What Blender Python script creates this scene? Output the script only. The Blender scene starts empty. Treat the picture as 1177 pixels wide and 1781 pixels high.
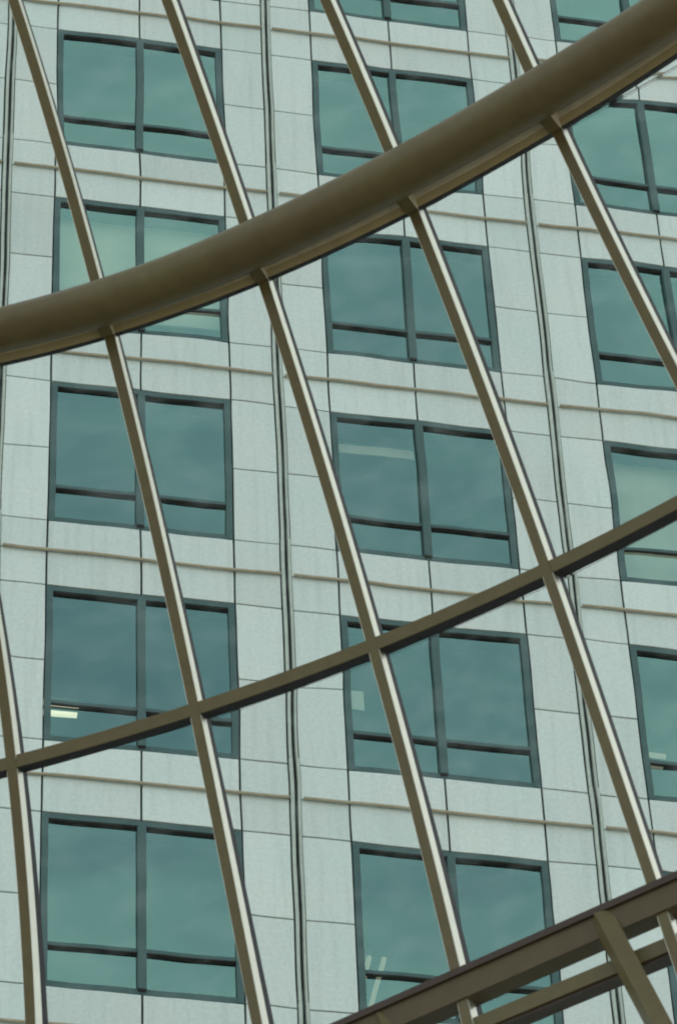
import bpy, math, random
from mathutils import Vector, Matrix
random.seed(7)
S = bpy.context.scene
R = math.radians

# ------------------------------------------------------------------ camera
cam_d = bpy.data.cameras.new('camera'); cam = bpy.data.objects.new('camera', cam_d)
S.collection.objects.link(cam); S.camera = cam
CAM = Vector((-3.15265, -33.54465, -39.63564))
yaw, pit, rol = R(11.9111), R(49.4381), R(-3.0069)
Fv = Vector((math.sin(yaw)*math.cos(pit), math.cos(yaw)*math.cos(pit), math.sin(pit)))
R0 = Vector((math.cos(yaw), -math.sin(yaw), 0)); U0 = R0.cross(Fv)
Rv = math.cos(rol)*R0 + math.sin(rol)*U0
Uv = -math.sin(rol)*R0 + math.cos(rol)*U0
cam.matrix_world = Matrix(((Rv.x, Uv.x, -Fv.x, CAM.x), (Rv.y, Uv.y, -Fv.y, CAM.y), (Rv.z, Uv.z, -Fv.z, CAM.z), (0, 0, 0, 1)))
cam_d.sensor_fit = 'HORIZONTAL'; cam_d.sensor_width = 24.0
cam_d.lens = 24.0*8000.0/1177.0
cam_d.clip_start = 0.5; cam_d.clip_end = 6000
cam_d.dof.use_dof = True; cam_d.dof.focus_distance = 50.0; cam_d.dof.aperture_fstop = 8.0

# ------------------------------------------------------------------ light and sky
SUN_EL, SUN_AZ = R(48), R(35)          # behind the tower, to the right (azimuth from +Y towards +X)
w = bpy.data.worlds.new('World'); S.world = w; w.use_nodes = True
nt = w.node_tree; nt.nodes.clear()
def N(t, **k):
    n = nt.nodes.new(t)
    for a, b in k.items(): setattr(n, a, b)
    return n
out = N('ShaderNodeOutputWorld'); bg = N('ShaderNodeBackground'); bg.inputs[1].default_value = 0.11
sky = N('ShaderNodeTexSky', sky_type='NISHITA'); sky.sun_disc = False
sky.sun_elevation = SUN_EL; sky.sun_rotation = SUN_AZ; sky.air_density = 1.0; sky.dust_density = 1.5; sky.ozone_density = 1.0
tc = N('ShaderNodeTexCoord'); nz = N('ShaderNodeTexNoise'); nz.inputs['Scale'].default_value = 3.2; nz.inputs['Detail'].default_value = 7; nz.inputs['Roughness'].default_value = 0.55
mp = N('ShaderNodeMapping'); mp.inputs['Scale'].default_value = (1, 1, 2.0)
cr = N('ShaderNodeValToRGB'); cr.color_ramp.elements[0].position = 0.22; cr.color_ramp.elements[1].position = 0.62
mx = N('ShaderNodeMix', data_type='RGBA'); mx.inputs[7].default_value = (6.6, 7.0, 6.9, 1)
nt.links.new(tc.outputs['Generated'], mp.inputs[0]); nt.links.new(mp.outputs[0], nz.inputs['Vector'])
nt.links.new(nz.outputs['Fac'], cr.inputs[0]); nt.links.new(cr.outputs[0], mx.inputs[0])
nt.links.new(sky.outputs[0], mx.inputs[6]); nt.links.new(mx.outputs[2], bg.inputs[0]); nt.links.new(bg.outputs[0], out.inputs[0])
sl = bpy.data.lights.new('sun', 'SUN'); sl.energy = 2.5; sl.angle = R(0.5); sl.color = (1, .95, .87)
so = bpy.data.objects.new('sun', sl); S.collection.objects.link(so)
sd = Vector((math.sin(SUN_AZ)*math.cos(SUN_EL), math.cos(SUN_AZ)*math.cos(SUN_EL), math.sin(SUN_EL)))
so.rotation_euler = sd.to_track_quat('Z', 'Y').to_euler(); so.location = sd*80
S.view_settings.view_transform = 'Standard'; S.view_settings.look = 'None'
S.view_settings.exposure = 0.86; S.view_settings.gamma = 1
S.cycles.filter_width = 1.9; S.cycles.max_bounces = 12; S.cycles.transmission_bounces = 10; S.cycles.transparent_max_bounces = 16
S.cycles.caustics_refractive = True; S.cycles.caustics_reflective = True; S.cycles.sample_clamp_indirect = 6

# ------------------------------------------------------------------ materials
def mat(name, col, rough=0.6, spec=0.4, metal=0.0, speck=0.0, scale=40, blotch=0.0, bscale=1.2, tint=None, bump=0.0):
    """Principled with a speckle and a slow blotch in the base colour, object coordinates."""
    m = bpy.data.materials.new(name); m.use_nodes = True
    t = m.node_tree; b = t.nodes['Principled BSDF']
    b.inputs['Roughness'].default_value = rough; b.inputs['Metallic'].default_value = metal
    b.inputs['Specular IOR Level'].default_value = spec
    b.inputs['Base Color'].default_value = (*col, 1)
    co = t.nodes.new('ShaderNodeTexCoord')
    last = None
    def layer(sc, amt, det, col2):
        nonlocal last
        n = t.nodes.new('ShaderNodeTexNoise'); n.inputs['Scale'].default_value = sc; n.inputs['Detail'].default_value = det
        t.links.new(co.outputs['Object'], n.inputs['Vector'])
        mr = t.nodes.new('ShaderNodeMapRange'); mr.inputs[1].default_value = .3; mr.inputs[2].default_value = .7
        mr.inputs[3].default_value = 0; mr.inputs[4].default_value = amt
        t.links.new(n.outputs['Fac'], mr.inputs[0])
        x = t.nodes.new('ShaderNodeMix'); x.data_type = 'RGBA'
        x.inputs[6].default_value = (*col, 1); x.inputs[7].default_value = (*col2, 1)
        if last: t.links.new(last, x.inputs[6])
        t.links.new(mr.outputs[0], x.inputs[0]); last = x.outputs[2]; return n
    if blotch: layer(bscale, blotch, 4, tint or tuple(c*.6 for c in col))
    if speck:
        n = layer(scale, speck, 3, tuple(c*.45 for c in col))
        if bump:
            bm_ = t.nodes.new('ShaderNodeBump'); bm_.inputs['Strength'].default_value = bump; bm_.inputs['Distance'].default_value = .01
            t.links.new(n.outputs['Fac'], bm_.inputs['Height']); t.links.new(bm_.outputs[0], b.inputs['Normal'])
    if last: t.links.new(last, b.inputs['Base Color'])
    return m
M = {}
M['panel'] = mat('pale_stone_panel', (.675, .738, .70), .6, .25, speck=.22, scale=22, blotch=.3, bscale=.9, tint=(.53, .73, .71))
M['core'] = mat('dark_joint_wall', (.018, .028, .028), .8)
M['rail'] = mat('pale_joint_cover', (.60, .67, .61), .5, speck=.3, scale=12, blotch=.35, bscale=2.5, tint=(.42, .46, .36))
M['rod'] = mat('tan_rail', (.44, .38, .27), .5, speck=.3, scale=8, blotch=.4, bscale=3, tint=(.5, .47, .36))
M['frame'] = mat('slate_window_frame', (.062, .125, .122), .6, .15, speck=.3, scale=30, blotch=.4, bscale=2, tint=(.095, .15, .158))
M['frame_dark'] = mat('shaded_window_reveal', (.045, .043, .040), .9, .05)
M['slab'] = mat('office_ceiling', (.11, .13, .12), .9, blotch=.4, bscale=.6)
M['blind'] = mat('pale_blind_cloth', (.84, .80, .70), .9, blotch=.25, bscale=1.5)
M['paper'] = mat('paper', (.8, .8, .72), .9)
M['steel'] = mat('brown_painted_steel', (.124, .106, .038), .45, .35, speck=.3, scale=11, blotch=.5, bscale=1.3, tint=(.108, .072, .037))
M['steel_light'] = mat('light_brown_painted_steel', (.50, .43, .235), .4, .5, speck=.25, scale=9)
M['steel2'] = mat('dark_brown_steel_and_shade', (.055, .036, .024), .45, .3, speck=.25, scale=9)
M['pale'] = mat('pale_sheen_strip', (.66, .655, .53), .36, .6, metal=.75, speck=.12, scale=14)
M['steel_brown'] = mat('weathered_brown_steel', (.105, .080, .036), .5, .3, speck=.3, scale=9, blotch=.4)
M['cream'] = mat('cream_lit_steel', (.74, .69, .52), .4, .5, speck=.25, scale=9)
M['gasket_and_shade'] = mat('black_gasket_and_shade', (.012, .011, .010), .6, .3)
M['ground'] = mat('paving', (.26, .24, .20), .85, speck=.4, scale=3, blotch=.4, bscale=.3)
M['roof'] = mat('roof_gravel', (.25, .25, .24), .9, speck=.3, scale=3)

def mat_window(name, tr, rf, fac, bump=0.0012):
    m = bpy.data.materials.new(name); m.use_nodes = True; t = m.node_tree; t.nodes.clear()
    o = t.nodes.new('ShaderNodeOutputMaterial'); mix = t.nodes.new('ShaderNodeMixShader')
    a = t.nodes.new('ShaderNodeBsdfTransparent'); a.inputs[0].default_value = (*tr, 1)
    g = t.nodes.new('ShaderNodeBsdfGlossy'); g.inputs['Roughness'].default_value = .03; g.inputs[0].default_value = (*rf, 1)
    fr = t.nodes.new('ShaderNodeLayerWeight'); fr.inputs[0].default_value = fac
    co = t.nodes.new('ShaderNodeTexCoord'); n = t.nodes.new('ShaderNodeTexNoise'); n.inputs['Scale'].default_value = .7; n.inputs['Detail'].default_value = 1
    bp = t.nodes.new('ShaderNodeBump'); bp.inputs['Distance'].default_value = bump*9; bp.inputs['Strength'].default_value = 1
    t.links.new(co.outputs['Object'], n.inputs['Vector']); t.links.new(n.outputs['Fac'], bp.inputs['Height'])
    t.links.new(bp.outputs[0], g.inputs['Normal'])
    mr = t.nodes.new('ShaderNodeMapRange'); mr.inputs[3].default_value = .33; mr.inputs[4].default_value = 1.0
    t.links.new(fr.outputs['Fresnel'], mr.inputs[0])
    t.links.new(mr.outputs[0], mix.inputs[0]); t.links.new(a.outputs[0], mix.inputs[1]); t.links.new(g.outputs[0], mix.inputs[2])
    t.links.new(mix.outputs[0], o.inputs[0]); return m
M['glass'] = mat_window('teal_window_glass', (.93, .96, .88), (.37, .69, .625), .25)

def mat_pane(name, wave):
    """clear roof glass; the inner face carries the gentle roller waves, the outer face has a faint streaky film"""
    m = bpy.data.materials.new(name); m.use_nodes = True; t = m.node_tree; t.nodes.clear()
    o = t.nodes.new('ShaderNodeOutputMaterial')
    g = t.nodes.new('ShaderNodeBsdfRefraction'); g.inputs['Roughness'].default_value = 0; g.inputs['IOR'].default_value = 1.5
    g.inputs[0].default_value = (.945, .97, .96, 1)
    co = t.nodes.new('ShaderNodeTexCoord')
    if wave:
        n = t.nodes.new('ShaderNodeTexNoise'); n.inputs['Scale'].default_value = 1.9; n.inputs['Detail'].default_value = .6
        bp = t.nodes.new('ShaderNodeBump'); bp.inputs['Distance'].default_value = wave; bp.inputs['Strength'].default_value = 1
        t.links.new(co.outputs['Object'], n.inputs['Vector'])
        # the glass thickens very slightly along its clamped edges: distance to the nearest edge from the two UV maps
        seps = []
        for u in ('near', 'far'):
            q = t.nodes.new('ShaderNodeUVMap'); q.uv_map = u; sp = t.nodes.new('ShaderNodeSeparateXYZ'); t.links.new(q.outputs[0], sp.inputs[0]); seps += [sp.outputs[0], sp.outputs[1]]
        def mth(op, a, b=None, v=None):
            q = t.nodes.new('ShaderNodeMath'); q.operation = op; t.links.new(a, q.inputs[0])
            if b is not None: t.links.new(b, q.inputs[1])
            if v is not None: q.inputs[1].default_value = v
            return q.outputs[0]
        d = None; tot = n.outputs['Fac']
        for e_ in seps:
            h_ = mth('EXPONENT', mth('MULTIPLY', e_, v=-1/.055)); tot = mth('ADD', tot, mth('MULTIPLY', h_, v=.2))
        t.links.new(tot, bp.inputs['Height'])
        t.links.new(bp.outputs[0], g.inputs['Normal'])
        t.links.new(g.outputs[0], o.inputs[0])
    else:
        mp = t.nodes.new('ShaderNodeMapping'); mp.inputs['Rotation'].default_value = (0.2, .5, .75); mp.inputs['Scale'].default_value = (1.0, 9, 9)
        n = t.nodes.new('ShaderNodeTexNoise'); n.inputs['Scale'].default_value = .8; n.inputs['Detail'].default_value = 5
        t.links.new(co.outputs['Object'], mp.inputs[0]); t.links.new(mp.outputs[0], n.inputs['Vector'])
        mr = t.nodes.new('ShaderNodeMapRange'); mr.inputs[1].default_value = .45; mr.inputs[2].default_value = .75
        mr.inputs[3].default_value = .012; mr.inputs[4].default_value = .10
        t.links.new(n.outputs['Fac'], mr.inputs[0])
        d = t.nodes.new('ShaderNodeBsdfTranslucent'); d.inputs[0].default_value = (.75, .85, .82, 1)
        mx = t.nodes.new('ShaderNodeMixShader')
        t.links.new(mr.outputs[0], mx.inputs[0]); t.links.new(g.outputs[0], mx.inputs[1]); t.links.new(d.outputs[0], mx.inputs[2])
        t.links.new(mx.outputs[0], o.inputs[0])
    return m
M['pane_out'] = mat_pane('roof_glass_outer', 0)
M['pane_in'] = mat_pane('roof_glass_inner', 0.00048)
def mat_emit(name, col, st):
    m = bpy.data.materials.new(name); m.use_nodes = True; b = m.node_tree.nodes['Principled BSDF']
    b.inputs['Base Color'].default_value = (.8, .8, .8, 1); b.inputs['Emission Color'].default_value = (*col, 1); b.inputs['Emission Strength'].default_value = st
    return m
M['tube_lamp'] = mat_emit('fluorescent_tube', (1, .95, .70), .6)
M['tube_dim'] = mat_emit('dim_fluorescent_tube', (1, .95, .70), .13)

# ------------------------------------------------------------------ mesh helpers
class MB:
    def __init__(s): s.v = []; s.f = []; s.mi = []
    def face(s, idx, mi=0): s.f.append(idx); s.mi.append(mi)
    def hexa(s, p, mi=0):
        b = len(s.v); s.v += [tuple(q) for q in p]
        for q in ((0, 3, 2, 1), (4, 5, 6, 7), (0, 1, 5, 4), (1, 2, 6, 5), (2, 3, 7, 6), (3, 0, 4, 7)): s.face([b+i for i in q], mi)
    def box(s, x0, x1, y0, y1, z0, z1, mi=0):
        s.hexa([(x0, y0, z0), (x1, y0, z0), (x1, y1, z0), (x0, y1, z0), (x0, y0, z1), (x1, y0, z1), (x1, y1, z1), (x0, y1, z1)], mi)
    def panel(s, x0, x1, z0, z1, y0, y1, c=.004, tilt=0.0):
        """a cladding slab, front face at y0 with chamfered edges"""
        b = len(s.v); t = tilt
        s.v += [(x0, y1, z0), (x1, y1, z0), (x1, y1, z1), (x0, y1, z1),
                (x0, y0+c, z0), (x1, y0+c, z0), (x1, y0+c, z1), (x0, y0+c, z1),
                (x0+c, y0, z0+c), (x1-c, y0+t, z0+c), (x1-c, y0+t, z1-c), (x0+c, y0, z1-c)]
        for a in (0, 4):
            for i in range(4): j = (i+1) % 4; s.face([b+a+i, b+a+j, b+a+4+j, b+a+4+i])
        s.face([b+8, b+9, b+10, b+11]); s.face([b+3, b+2, b+1, b])
    def sweep(s, pts, wd, nd, w0, w1, d0, d1, mi=0):
        b = len(s.v); n = len(pts)
        for p, a, c in zip(pts, wd, nd):
            for ww, dd in ((w0, d0), (w1, d0), (w1, d1), (w0, d1)): s.v.append(tuple(p+a*ww+c*dd))
        for i in range(n-1):
            for k in range(4):
                l = (k+1) % 4; s.face([b+4*i+k, b+4*i+l, b+4*i+4+l, b+4*i+4+k], mi)
        s.face([b+3, b+2, b+1, b], mi); e = b+4*(n-1); s.face([e, e+1, e+2, e+3], mi)
    def tube(s, pts, r, seg=24, mi=0):
        b = len(s.v); n = len(pts)
        for i, p in enumerate(pts):
            t = (pts[min(i+1, n-1)]-pts[max(i-1, 0)]).normalized()
            a = t.cross(Vector((0, 0, 1))).normalized(); c = a.cross(t)
            for k in range(seg):
                g = 2*math.pi*k/seg; s.v.append(tuple(p+(a*math.cos(g)+c*math.sin(g))*(r[i] if isinstance(r, list) else r)))
        for i in range(n-1):
            for k in range(seg):
                l = (k+1) % seg; s.face([b+i*seg+k, b+i*seg+l, b+(i+1)*seg+l, b+(i+1)*seg+k], mi)
        s.face([b+k for k in range(seg)][::-1], mi); s.face([b+(n-1)*seg+k for k in range(seg)], mi)
    def build(s, name, mats, parent=None, smooth=False, loc=None, recalc=True):
        me = bpy.data.meshes.new(name)
        off = Vector(loc) if loc is not None else Vector((0, 0, 0))
        me.from_pydata([tuple(Vector(v)-off) for v in s.v], [], s.f)
        for m in (mats if isinstance(mats, list) else [mats]): me.materials.append(m)
        me.polygons.foreach_set('material_index', s.mi)
        if smooth:
            me.polygons.foreach_set('use_smooth', [len(p.vertices) == 4 for p in me.polygons])
        import bmesh
        bm = bmesh.new(); bm.from_mesh(me); bmesh.ops.recalc_face_normals(bm, faces=bm.faces) if recalc else None; bm.to_mesh(me); bm.free()
        me.update()
        o = bpy.data.objects.new(name, me); S.collection.objects.link(o)
        if parent is not None: o.parent = parent
        if loc is not None: o.location = loc
        return o
def empty(name, loc, label, cat, group=None):
    o = bpy.data.objects.new(name, None); S.collection.objects.link(o); o.location = loc; o.empty_display_size = .3
    o['label'] = label; o['category'] = cat
    if group: o['group'] = group
    return o
def tag(o, label, cat, group=None):
    o['label'] = label; o['category'] = cat
    if group: o['group'] = group
    return o

# ------------------------------------------------------------------ ground
GZ = -41.25
g = MB(); g.box(-3000, 3000, -3000, 3000, GZ-.5, GZ)
gr = g.build('ground', M['ground']); gr['kind'] = 'structure'

# ------------------------------------------------------------------ office tower
FH = 3.6; A = 3.2988; UL, UM, UR = .5833, 1.6427, 2.7037; VT, VB = -9.4346, -6.9367
B0, B1, R0_, R1_ = -2, 5, -3, 9            # bays and floors that are built out in full
def zt(r): return -(r*FH+VT)
def zb(r): return -(r*FH+VB)
XW0, XW1 = B0*A, B1*A
tower = empty('office_tower', ((XW0+XW1)/2, 0, GZ), 'tall office tower clad in pale stone panels with teal windows, seen through the glass roof', 'building')
TL = Vector(tower.location)
def tb(mb, name, mats, parent=None, smooth=False, loc=(0, 0, 0)):
    """build in world coordinates under the tower (or a part of it)"""
    o = mb.build(name, mats, None, smooth, loc=loc)
    p = parent or tower
    o.parent = p; o.location = Vector(loc)-(TL if p is tower else Vector(p['_w']))
    return o
G = .012
j = .0
clad = MB()
TONE = []
def pnl(x0, x1, z0, z1):
    TONE.extend([random.gauss(1, .035)]*10)
    clad.panel(x0+G, x1-G, z0+G*.8, z1-G*.8, random.uniform(-.0015, .0015), .03, .004, random.uniform(-.002, .002))
for b in range(B0, B1):
    x = b*A
    for r in range(R0_, R1_):
        for (a, c) in ((.045, UL), (UR, A-.064)):
            zm = (zt(r)+zb(r))/2+.02
            pnl(x+a, x+c, zm, zt(r)); pnl(x+a, x+c, zb(r), zm)
            h = (zb(r)+zt(r+1))/2+.01
            pnl(x+a, x+c, zt(r+1), h); pnl(x+a, x+c, h, zb(r))
        h = (zb(r)+zt(r+1))/2+.01
        for (a, c) in ((UL, UM), (UM, UR)):
            pnl(x+a, x+c, zt(r+1), h); pnl(x+a, x+c, h, zb(r))
ztop, zbot = zt(R0_), zt(R1_)
# the rest of the shaft: same panel grid without openings, above and below
for b in range(B0, B1):
    x = b*A
    z = zbot
    while z > GZ+.1:
        z1 = max(z-1.8, GZ+.02)
        for (a, c) in ((.045, UL), (UL, UM), (UM, UR), (UR, A-.045)): pnl(x+a, x+c, z1, z)
        z = z1
    for k in range(10):
        for (a, c) in ((.045, UL), (UL, UM), (UM, UR), (UR, A-.045)): pnl(x+a, x+c, ztop+k*1.8, ztop+k*1.8+1.8)
ZR = ztop+18
clo = tb(clad, 'cladding', M['panel'])
at_ = clo.data.attributes.new('tone', 'FLOAT', 'FACE'); at_.data.foreach_set('value', TONE)
t_ = M['panel'].node_tree; pb_ = t_.nodes['Principled BSDF']; src = pb_.inputs['Base Color'].links[0].from_socket
an = t_.nodes.new('ShaderNodeAttribute'); an.attribute_name = 'tone'
# rain streaks: long in z, narrow in x
mp_ = t_.nodes.new('ShaderNodeMapping'); mp_.inputs['Scale'].default_value = (9, 9, .5); ns_ = t_.nodes.new('ShaderNodeTexNoise'); ns_.inputs['Scale'].default_value = 1.0; ns_.inputs['Detail'].default_value = 4
cc_ = t_.nodes.new('ShaderNodeTexCoord'); t_.links.new(cc_.outputs['Object'], mp_.inputs[0]); t_.links.new(mp_.outputs[0], ns_.inputs['Vector'])
mr_ = t_.nodes.new('ShaderNodeMapRange'); mr_.inputs[1].default_value = .5; mr_.inputs[2].default_value = .8; mr_.inputs[3].default_value = 1; mr_.inputs[4].default_value = .87
t_.links.new(ns_.outputs['Fac'], mr_.inputs[0])
mm = t_.nodes.new('ShaderNodeMath'); mm.operation = 'MULTIPLY'; t_.links.new(an.outputs['Fac'], mm.inputs[0]); t_.links.new(mr_.outputs[0], mm.inputs[1])
vm = t_.nodes.new('ShaderNodeVectorMath'); vm.operation = 'SCALE'; t_.links.new(src, vm.inputs[0]); t_.links.new(mm.outputs[0], vm.inputs['Scale'])
t_.links.new(vm.outputs[0], pb_.inputs['Base Color'])
core = MB(); T = .034; D = .30
for b in range(B0, B1):
    x = b*A
    core.box(x, x+UL-.002, T, D, zbot, ztop); core.box(x+UR+.002, x+A, T, D, zbot, ztop)
    for r in range(R0_, R1_): core.box(x+UL-.002, x+UR+.002, T, D, zt(r+1)+.004, zb(r)-.004)
core.box(XW0, XW1, T, 14, ztop, ZR); core.box(XW0, XW1, T, 14, GZ-.2, zbot)
core.box(XW0, XW0+.3, D, 14, zbot, ztop); core.box(XW1-.3, XW1, D, 14, zbot, ztop); core.box(XW0+.3, XW1-.3, 13.7, 14, zbot, ztop)
tb(core, 'wall', M['core'])
rf = MB(); rf.box(XW0-.2, XW1+.2, -.2, 14.2, ZR, ZR+.6); tb(rf, 'roof', M['roof'])
for r in range(R0_, R1_+1):
    s = MB(); s.box(XW0+.3, XW1-.3, D, 13.7, zt(r)+.02, zt(r)+1.05 if r > R0_ else zt(r)+.4)
    tb(s, 'floor_slab', M['slab'])
bw = MB()
bw.box(XW0+.3, XW1-.3, 6.0, 6.12, zbot, ztop)
tb(bw, 'inner_wall', M['slab'])

# one window, then copies
FW, FD = .078, .048      # frame face width, depth of the reveal to the glass
def make_window():
    W_, H_ = UR-UL, zt(0)-zb(0)
    f = MB(); y0 = .004; g_ = .006
    f.box(g_, FW, y0, y0+FD+.03, g_, H_-g_); f.box(W_-FW, W_-g_, y0, y0+FD+.03, g_, H_-g_)
    f.box(FW, W_-FW, y0+.001, y0+FD+.03, H_-FW, H_-g_)
    f.box(FW, W_-FW, y0+.012, y0+FD+.03, g_, .088)
    fo = f.build('window', M['frame'])
    zr = .625
    m = MB(); m.box(UM-UL-.044, UM-UL+.044, y0-.03, y0+FD, .062, H_-FW-.0005)
    mo = m.build('mullion', M['frame'], fo)
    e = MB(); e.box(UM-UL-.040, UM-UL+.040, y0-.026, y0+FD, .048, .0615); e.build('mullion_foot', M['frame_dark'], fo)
    for (a, c) in ((FW, UM-UL-.0445), (UM-UL+.0445, W_-FW)):
        t = MB(); t.box(a, c, y0+.008, y0+FD+.004, zr-.024, zr+.024); t.build('transom', M['frame'], fo)
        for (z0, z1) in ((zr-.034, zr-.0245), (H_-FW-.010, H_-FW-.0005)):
            d = MB(); d.box(a, c, y0+.010, y0+FD-.002, z0, z1); d.build('soffit_shade', M['frame_dark'], fo)  # shade under the head and crossbar, drawn as dark strips
        for (z0, z1) in ((.088, zr-.034), (zr+.024, H_-FW-.0005)):
            p = MB(); ti = random.uniform(-.001, .001)
            p.hexa([(a, y0+FD, z0), (c, y0+FD+ti, z0), (c, y0+FD+.006+ti, z0), (a, y0+FD+.006, z0), (a, y0+FD, z1), (c, y0+FD+ti, z1), (c, y0+FD+.006+ti, z1), (a, y0+FD+.006, z1)])
            p.f = p.f[2:3]; p.mi = [0]
            p.build('pane', M['glass'], fo, recalc=False)
    return fo
win0 = make_window()
first = True
for b in range(B0, B1):
    for r in range(R0_, R1_):
        o = win0
        if not first:
            o = win0.copy(); S.collection.objects.link(o)
            for ch in win0.children:
                c = ch.copy(); S.collection.objects.link(c); c.parent = o
                if ch.name.startswith('pane'):
                    c.rotation_euler = (random.uniform(-.0016, .0016), 0, random.uniform(-.0012, .0012))
        first = False
        o.parent = tower; o.location = Vector((b*A+UL, 0, zb(r)))-TL

# vertical joint covers: two slim half-round strips per floor and line, their tops slightly flared
def cover():
    c = MB(); h = FH-.014
    for sx in (-1, 1):
        xs = (.017, .060 if sx < 0 else .052)
        prof = [(0, .030), (.06, 0), (.5, -.022), (.94, 0), (1, .030)]
        rows = []
        for (zz, gx) in ((0, -.006), (h-.08, 0), (h-.03, .002), (h-.006, -.003), (h, -.010)):
            row = []
            for (t, y) in prof:
                x = xs[0]+(xs[1]+gx-xs[0])*t
                row.append((sx*x, y-(.012 if zz > h-.9 else .0)*(1 if zz > h-.09 else .6)-.004, zz))
            rows.append(row)
        b = len(c.v)
        for row in rows: c.v += row
        for i in range(len(rows)-1):
            for k in range(4): c.face([b+i*5+k, b+i*5+k+1, b+i*5+5+k+1, b+i*5+5+k])
        c.face([b+k for k in range(5)]); c.face([b+(len(rows)-1)*5+k for k in range(5)])
        for i in range(len(rows)-1): c.face([b+i*5, b+i*5+5, b+i*5+9, b+i*5+4])
    return c
cov0 = cover().build('joint_cover', M['rail'])
first = True
for b in range(B0, B1+1):
    for r in range(R0_, R1_):
        o = cov0 if first else cov0.copy()
        if not first: S.collection.objects.link(o)
        first = False
        o.parent = tower; o.location = Vector((b*A, 0, zb(r)-FH+.10))-TL
# horizontal tan rails over the spandrels
rd = MB()
rd.tube([Vector((x_, 0, .004*math.sin(x_*2.1))) for x_ in [(.075+(A-.15)*k/16) for k in range(17)]], .019, 12)
for xx in (UL+.02, UM, UR-.02): rd.box(xx-.008, xx+.008, .01, .05, -.01, .01)
rod0 = rd.build('rail', M['rod'], smooth=True)
first = True
for b in range(B0, B1):
    for r in range(R0_, R1_):
        o = rod0 if first else rod0.copy()
        if not first: S.collection.objects.link(o)
        first = False
        o.parent = tower; o.location = Vector((b*A, -.034, (zb(r)+zt(r+1))/2))-TL

# ------------------------------------------------------------------ things inside the windows
def ceiling_light(x, y, r, label, hl=.5, rad=.026, lamp='tube_lamp'):
    z = zt(r)+.02
    root = empty('ceiling_light', (x, y, z), label, 'ceiling light', 'lit ceiling lights inside the offices')
    h = MB(); h.box(-hl-.04, hl+.04, -.15, .15, -.045, -.002); h.build('housing', M['frame'], root)
    for yy in (-.08, .08):
        t = MB(); t.tube([Vector((-hl+2*hl*q/6, yy, -.075)) for q in range(7)], rad, 8); t.build('lamp_tube', M[lamp], root, True)
    return root
ceiling_light(.92, 1.80, 3, 'lit ceiling light inside the left window just above the slanting brown purlin', .26, .035)
l2 = ceiling_light(4.44, 2.1, 4, 'lit ceiling light inside the bottom middle window above the truss', .45, .028, 'tube_dim'); l2.rotation_euler.z = R(90)
ceiling_light(7.85, 1.68, 3, 'small lit ceiling light inside the window at the right edge of the picture', .10, .03, 'tube_dim')
def blind(b, r, side, z0, z1, label, grp):
    W0 = UL+FW+.004 if side == 0 else UM+.046; W1 = UM-.046 if side == 0 else UR-FW-.004
    root = empty('window_blind', (b*A+(W0+W1)/2, .30, z1), label, 'blind', grp)
    c = MB(); n = 24; b_ = len(c.v)
    hw = (W1-W0)/2+.03
    for i in range(n+1):
        x_ = -hw+2*hw*i/n; yy = .0015*math.sin(i*1.9)
        for q in (0, z0-z1): c.v += [(x_, yy, q), (x_, yy+.003, q)]
    for i in range(n):
        a = b_+i*4; c.face([a, a+4, a+6, a+2]); c.face([a+1, a+3, a+7, a+5]); c.face([a, a+1, a+5, a+4]); c.face([a+2, a+6, a+7, a+3])
    c.build('cloth', M['blind'], root)
    h = MB(); h.tube([Vector((-hw, .01, .0)), Vector((hw, .01, .0))], .022, 10); h.build('roller', M['frame'], root)
    bt = MB(); bt.box(-hw, hw, -.008, .010, z0-z1-.02, z0-z1-.0005); bt.build('bottom_bar', M['paper'], root)
blind(0, 1, 0, zb(1)+.60, zt(1)-.012, 'pale blind behind the left pane of the window cut by the big curved tube', 'pale window blinds')
blind(0, 1, 1, zb(1)+.60, zt(1)-.012, 'pale blind behind the right pane of the window cut by the big curved tube', 'pale window blinds')
blind(2, 2, 0, zb(2)+.02, zt(2)-.012, 'full length pale blind in the window at the right edge, crossed by the brown purlin', 'pale window blinds')
blind(1, 2, 0, zt(2)-.36, zt(2)-.20, 'narrow pale band standing in for a reflection at the top of the left pane, middle window', 'pale window blinds')  # blind-shaped band added for a pale reflection in the glass
pp = MB(); pp.box(-.07, .07, 0, .002, -.15, .15)
pn = pp.build('paper_notice', M['paper']); pn.location = (4.05, .085, -2.66)
tag(pn, 'small pale paper notice stuck inside the glass left of a brown glazing bar', 'notice')

# ------------------------------------------------------------------ the glazed roof
roof = empty('glass_roof', (0, -17, -24), 'curved glass roof of brown steel bars, round tube and truss, in front of the tower', 'roof')
RL = Vector(roof.location)
def rb(mb, name, mats, parent=None, smooth=False, recalc=True):
    o = mb.build(name, mats, None, smooth, loc=tuple(RL), recalc=recalc)
    if parent is None: o.parent = roof; o.location = (0, 0, 0)
    else: o.parent = parent; o.location = (0, 0, 0)
    return o
def pv(c, s):
    r = 0
    for k in c: r = r*s+k
    return r
RX = {1: (-.00092, -.01304, -.23823, -.21818), 2: (0, -.02108, -.26151, .73742), 3: (-.00084, -.02186, -.28692, 1.62838), 4: (0, -.00663, -.39215, 2.52015), 0: (-.0012, -.0280, -.1885, -1.236)}
RY = {1: (.00081, -.02254, -.33643, -15.20624), 2: (.0007, -.0293, -.27922, -15.85766), 3: (.00073, -.03196, -.24205, -16.58088), 4: (0, -.0327, -.18163, -17.42221), 0: (0, -.0030, -.4530, -14.63)}
def raf(i, z):
    if i == -1: return raf(0, z)*2-raf(1, z)
    if i == 5: return raf(4, z)*2-raf(3, z)
    s = z+19.7
    return Vector((pv(RX[i], s), pv(RY[i], s), z))
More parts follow.
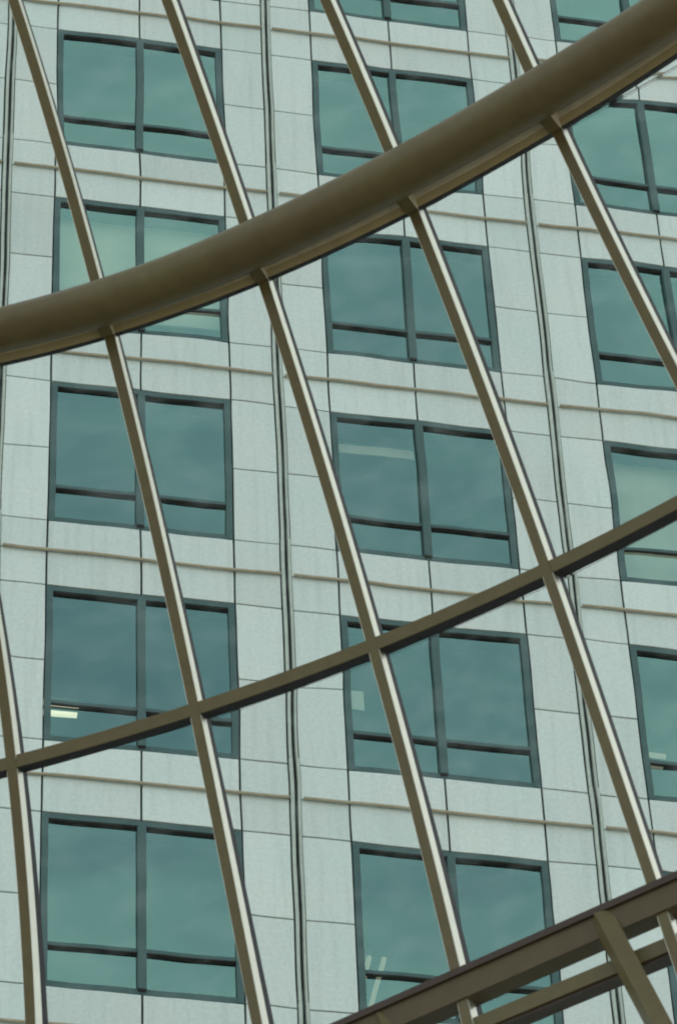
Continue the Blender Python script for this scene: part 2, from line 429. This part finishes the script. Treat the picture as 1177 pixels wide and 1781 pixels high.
Z1, Z2, Z3 = -17.2925, -19.6925, -21.9425
ZTOP, ZLOW = -13.6, -23.9
IDS = range(-1, 6)
def frame_at(i, z):
    t = (raf(i, z-.05)-raf(i, z+.05)).normalized()
    a, b_ = max(-1, i-1), min(5, i+1)
    e = (raf(b_, z)-raf(a, z)).normalized()
    n = e.cross(-t).normalized()
    if n.y < 0: n = -n
    wd = t.cross(n).normalized()
    if wd.x < 0: wd = -wd
    return n, wd
HW, DP, GK = .030, .150, .035       # half width and depth of a glazing bar, gasket depth
for i in IDS:
    zs = [ZTOP+(ZLOW-ZTOP)*k/44 for k in range(45)]
    P = [raf(i, z) for z in zs]; fr = [frame_at(i, z) for z in zs]
    nd = [f[0] for f in fr]; wd = [f[1] for f in fr]
    m = MB(); m.sweep(P, wd, nd, -HW, HW, 0, .0995)
    gb = rb(m, 'glazing_bar', M['steel'])
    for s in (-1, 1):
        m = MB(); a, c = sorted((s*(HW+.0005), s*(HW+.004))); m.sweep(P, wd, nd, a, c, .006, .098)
        rb(m, 'side_sheen', M['pale'], gb)  # pale plate carries the grazing sky sheen of the bar's side in its colour
    m = MB(); m.sweep(P, wd, nd, -HW-.001, HW+.001, .1, DP+GK)
    rb(m, 'gasket_and_shade', M['gasket_and_shade'], gb)

def ring(poly, z, x0, x1, mag, n=40):
    """points, outward normal and downward width direction along a level ring beam"""
    P, nd, wd = [], [], []
    for k in range(n+1):
        x = x0+(x1-x0)*k/n; y = pv(poly, x); dy = (pv(poly, x+.01)-pv(poly, x-.01))/.02
        e = Vector((1, dy, 0)).normalized(); o = Vector((-e.y, e.x, 0))
        if o.y < 0: o = -o
        nn = Vector((o.x, o.y, mag)).normalized(); t = Vector((o.x*mag, o.y*mag, -1)).normalized()
        P.append(Vector((x, y, z))); nd.append(nn); wd.append(t)
    return P, nd, wd
PF = (-.000115, -.097629, -.727205, -16.700114)
PT = (.002946, -.087359, -.785693, -16.933022)
PP = (-.003992, -.060227, -.648084, -15.348949)
PB = (-.0, -.0, -.863947, -14.334726)
PC = (0, 0, -.8264, -14.256964)
# ring box under the tube
P, nd, wd = ring(PF, Z1, -3.2, 3.3, .54, 60)
m = MB(); m.sweep(P, wd, nd, -.075, .072, .002, .05); fl = rb(m, 'ring_box', M['steel_light'])
m = MB(); m.sweep(P, wd, nd, -.040, .006, .0505, DP+GK); rb(m, 'neck', M['gasket_and_shade'], fl)
m = MB(); m.sweep(P, wd, nd, .0725, .077, .006, .052); rb(m, 'gasket_and_shade', M['gasket_and_shade'], fl)
m = MB(); m.sweep(P, wd, nd, -.050, .016, -.004, .0015); rb(m, 'bright_band', M['cream'], fl)  # bright line between tube and flange, put in as a pale strip
# big tube
def ease(x): return min(1, max(0, (-.5-x)/1.0))**1.3
tp = [Vector((x, pv(PT, x)-.05*ease(x), Z1)) for x in [-3.2+6.5*k/90 for k in range(91)]]
m = MB(); m.tube(tp, [.150-.012*ease(p.x) for p in tp], 40); rb(m, 'ring_tube', M['steel'], None, True)
# stubs joining tube and glazing bars
for i in range(0, 5):
    hd = raf(i, Z1); n, wdr = frame_at(i, Z1)
    o = Vector((n.x, n.y, 0)).normalized(); e = Vector((o.y, -o.x, 0))
    if e.x < 0: e = -e
    m = MB(); a = hd-o*.26-Vector((0, 0, .03)); b_ = hd+o*.03-Vector((0, 0, .03))
    up = Vector((0, 0, 1))
    m.sweep([a, b_], [e, e], [up, up], -.040, .040, -.055, .055)
    st = rb(m, 'stub_bracket', M['steel'])
    m = MB(); m.sweep([a, b_+o*.0], [e, e], [up, up], .0405, .045, -.053, .053); rb(m, 'lit_side', M['cream'], st)  # the stub's brighter lit side, painted as a pale plate
# middle purlin
P, nd, wd = ring(PP, Z2, -3.0, 3.6, .38, 50)
m = MB(); m.sweep(P, wd, nd, -.042, .040, .002, .07); pu = rb(m, 'purlin', M['steel'])
m = MB(); m.sweep(P, wd, nd, -.034, -.006, .0705, DP+GK); rb(m, 'neck', M['gasket_and_shade'], pu)
m = MB(); m.sweep(P, wd, nd, .0405, .046, .006, .072); rb(m, 'gasket_and_shade', M['gasket_and_shade'], pu)  # dark plate: shade on the purlin's lower face put into the colour
# truss: top edge beam, round chord, braces
P, nd, wd = ring(PB, Z3, -2.6, 4.2, .22, 40)
m = MB(); m.sweep(P, wd, nd, -.062, .085, -.012, .12); eb = rb(m, 'edge_beam', M['steel_brown'])
m = MB(); m.sweep(P, wd, nd, -.105, -.0625, -.03, .10); rb(m, 'top_angle', M['steel2'], eb)
P, nd, wd = ring(PC, Z3-.25, -2.6, 4.2, .22, 40)
m = MB(); m.sweep(P, wd, nd, -.060, .030, -.01, .07); ch_ = rb(m, 'chord', M['steel'])
m = MB(); m.sweep(P, wd, nd, .0305, .050, .004, .10); rb(m, 'lower_shade', M['steel2'], ch_)  # shaded lower half of the chord, built as a dark plate
def brace(a, b_, hw, hd_):
    a = Vector(a); b_ = Vector(b_); d = (b_-a).normalized()
    v = (CAM-a).normalized(); sx = d.cross(v).normalized()
    if sx.x < 0: sx = -sx
    nn = sx.cross(d).normalized()
    if nn.y < 0: nn = -nn
    c, s = math.cos(R(24)), math.sin(R(24))
    s2 = sx*c+nn*s; n2 = nn*c-sx*s
    m = MB(); m.sweep([a, b_], [s2, s2], [n2, n2], -hw, hw, -hd_, hd_)
    return rb(m, 'brace', M['steel'])
brace((1.912, -15.99, -21.90), (2.16, -16.14, -22.95), .052, .05)
brace((.86, -15.04, -21.90), (1.11, -15.19, -22.95), .052, .05)
brace((2.96, -16.94, -21.90), (3.21, -17.09, -22.95), .052, .05)

# glass panes between the bars
rows = [(ZTOP, Z1), (Z1, Z2), (Z2, Z3), (Z3, ZLOW)]
OFF = DP+GK+.002
for i in range(-1, 5):
    for (za, zb_) in rows:
        m = MB(); nn, nu = 8, 4; b0 = 0
        grid = []
        for k in range(nn+1):
            z = za-.006+(zb_+.006-za+.006)*k/nn
            row = []
            for u in range(nu+1):
                f = .006+.988*u/nu
                pa, pb = raf(i, z), raf(i+1, z)
                na = frame_at(i, z)[0]; nb = frame_at(i+1, z)[0]
                n_ = (na*(1-f)+nb*f).normalized()
                row.append((pa*(1-f)+pb*f, n_))
            grid.append(row)
        W_ = nu+1
        for lay, off in ((0, OFF), (1, OFF+.010)):
            for row in grid:
                for (p, n_) in row: m.v.append(tuple(p+n_*off))
        L = W_*(nn+1)
        for k in range(nn):
            for u in range(nu):
                a = k*W_+u
                m.face([a, a+W_, a+W_+1, a+1], 1); m.face([L+a, L+a+1, L+a+W_+1, L+a+W_], 0)
        Q = list(m.v)                       # rim faces get vertices of their own, so the panes stay flat-shaded there
        def rim(ids):
            b_ = len(m.v); m.v += [Q[i_] for i_ in ids]; m.face([b_, b_+1, b_+2, b_+3], 2)
        for k in range(nn):
            a = k*W_; rim([a, L+a, L+a+W_, a+W_]); a = k*W_+nu; rim([a, a+W_, L+a+W_, L+a])
        for u in range(nu):
            a = u; rim([a, a+1, L+a+1, L+a]); a = nn*W_+u; rim([a, L+a, L+a+1, a+1])
        for q, fc in enumerate(m.f):          # wind the two sheets outwards
            if m.mi[q] == 2: continue
            v0, v1, v2 = (Vector(m.v[fc[h_]]) for h_ in (0, 1, 2)); nf = (v1-v0).cross(v2-v0)
            want = grid[0][0][1]*(1 if m.mi[q] == 0 else -1)
            if nf.dot(want) < 0: m.f[q] = fc[::-1]
        wm = (raf(i+1, (za+zb_)/2)-raf(i, (za+zb_)/2)).length; hm = (raf(i, za)-raf(i, zb_)).length
        o = rb(m, 'roof_pane', [M['pane_out'], M['pane_in'], M['gasket_and_shade']], recalc=False)
        for nm_ in ('near', 'far'):
            uv = o.data.uv_layers.new(name=nm_)
            for lp in o.data.loops:
                vi = lp.vertex_index % L if lp.vertex_index < 2*L else 0
                k, u = divmod(vi, W_); uu, vv = u/nu*wm, k/nn*hm
                uv.data[lp.index].uv = (uu, vv) if nm_ == 'near' else (wm-uu, hm-vv)
        o.data.polygons.foreach_set('use_smooth', [q < 2*nn*nu for q in range(len(o.data.polygons))])
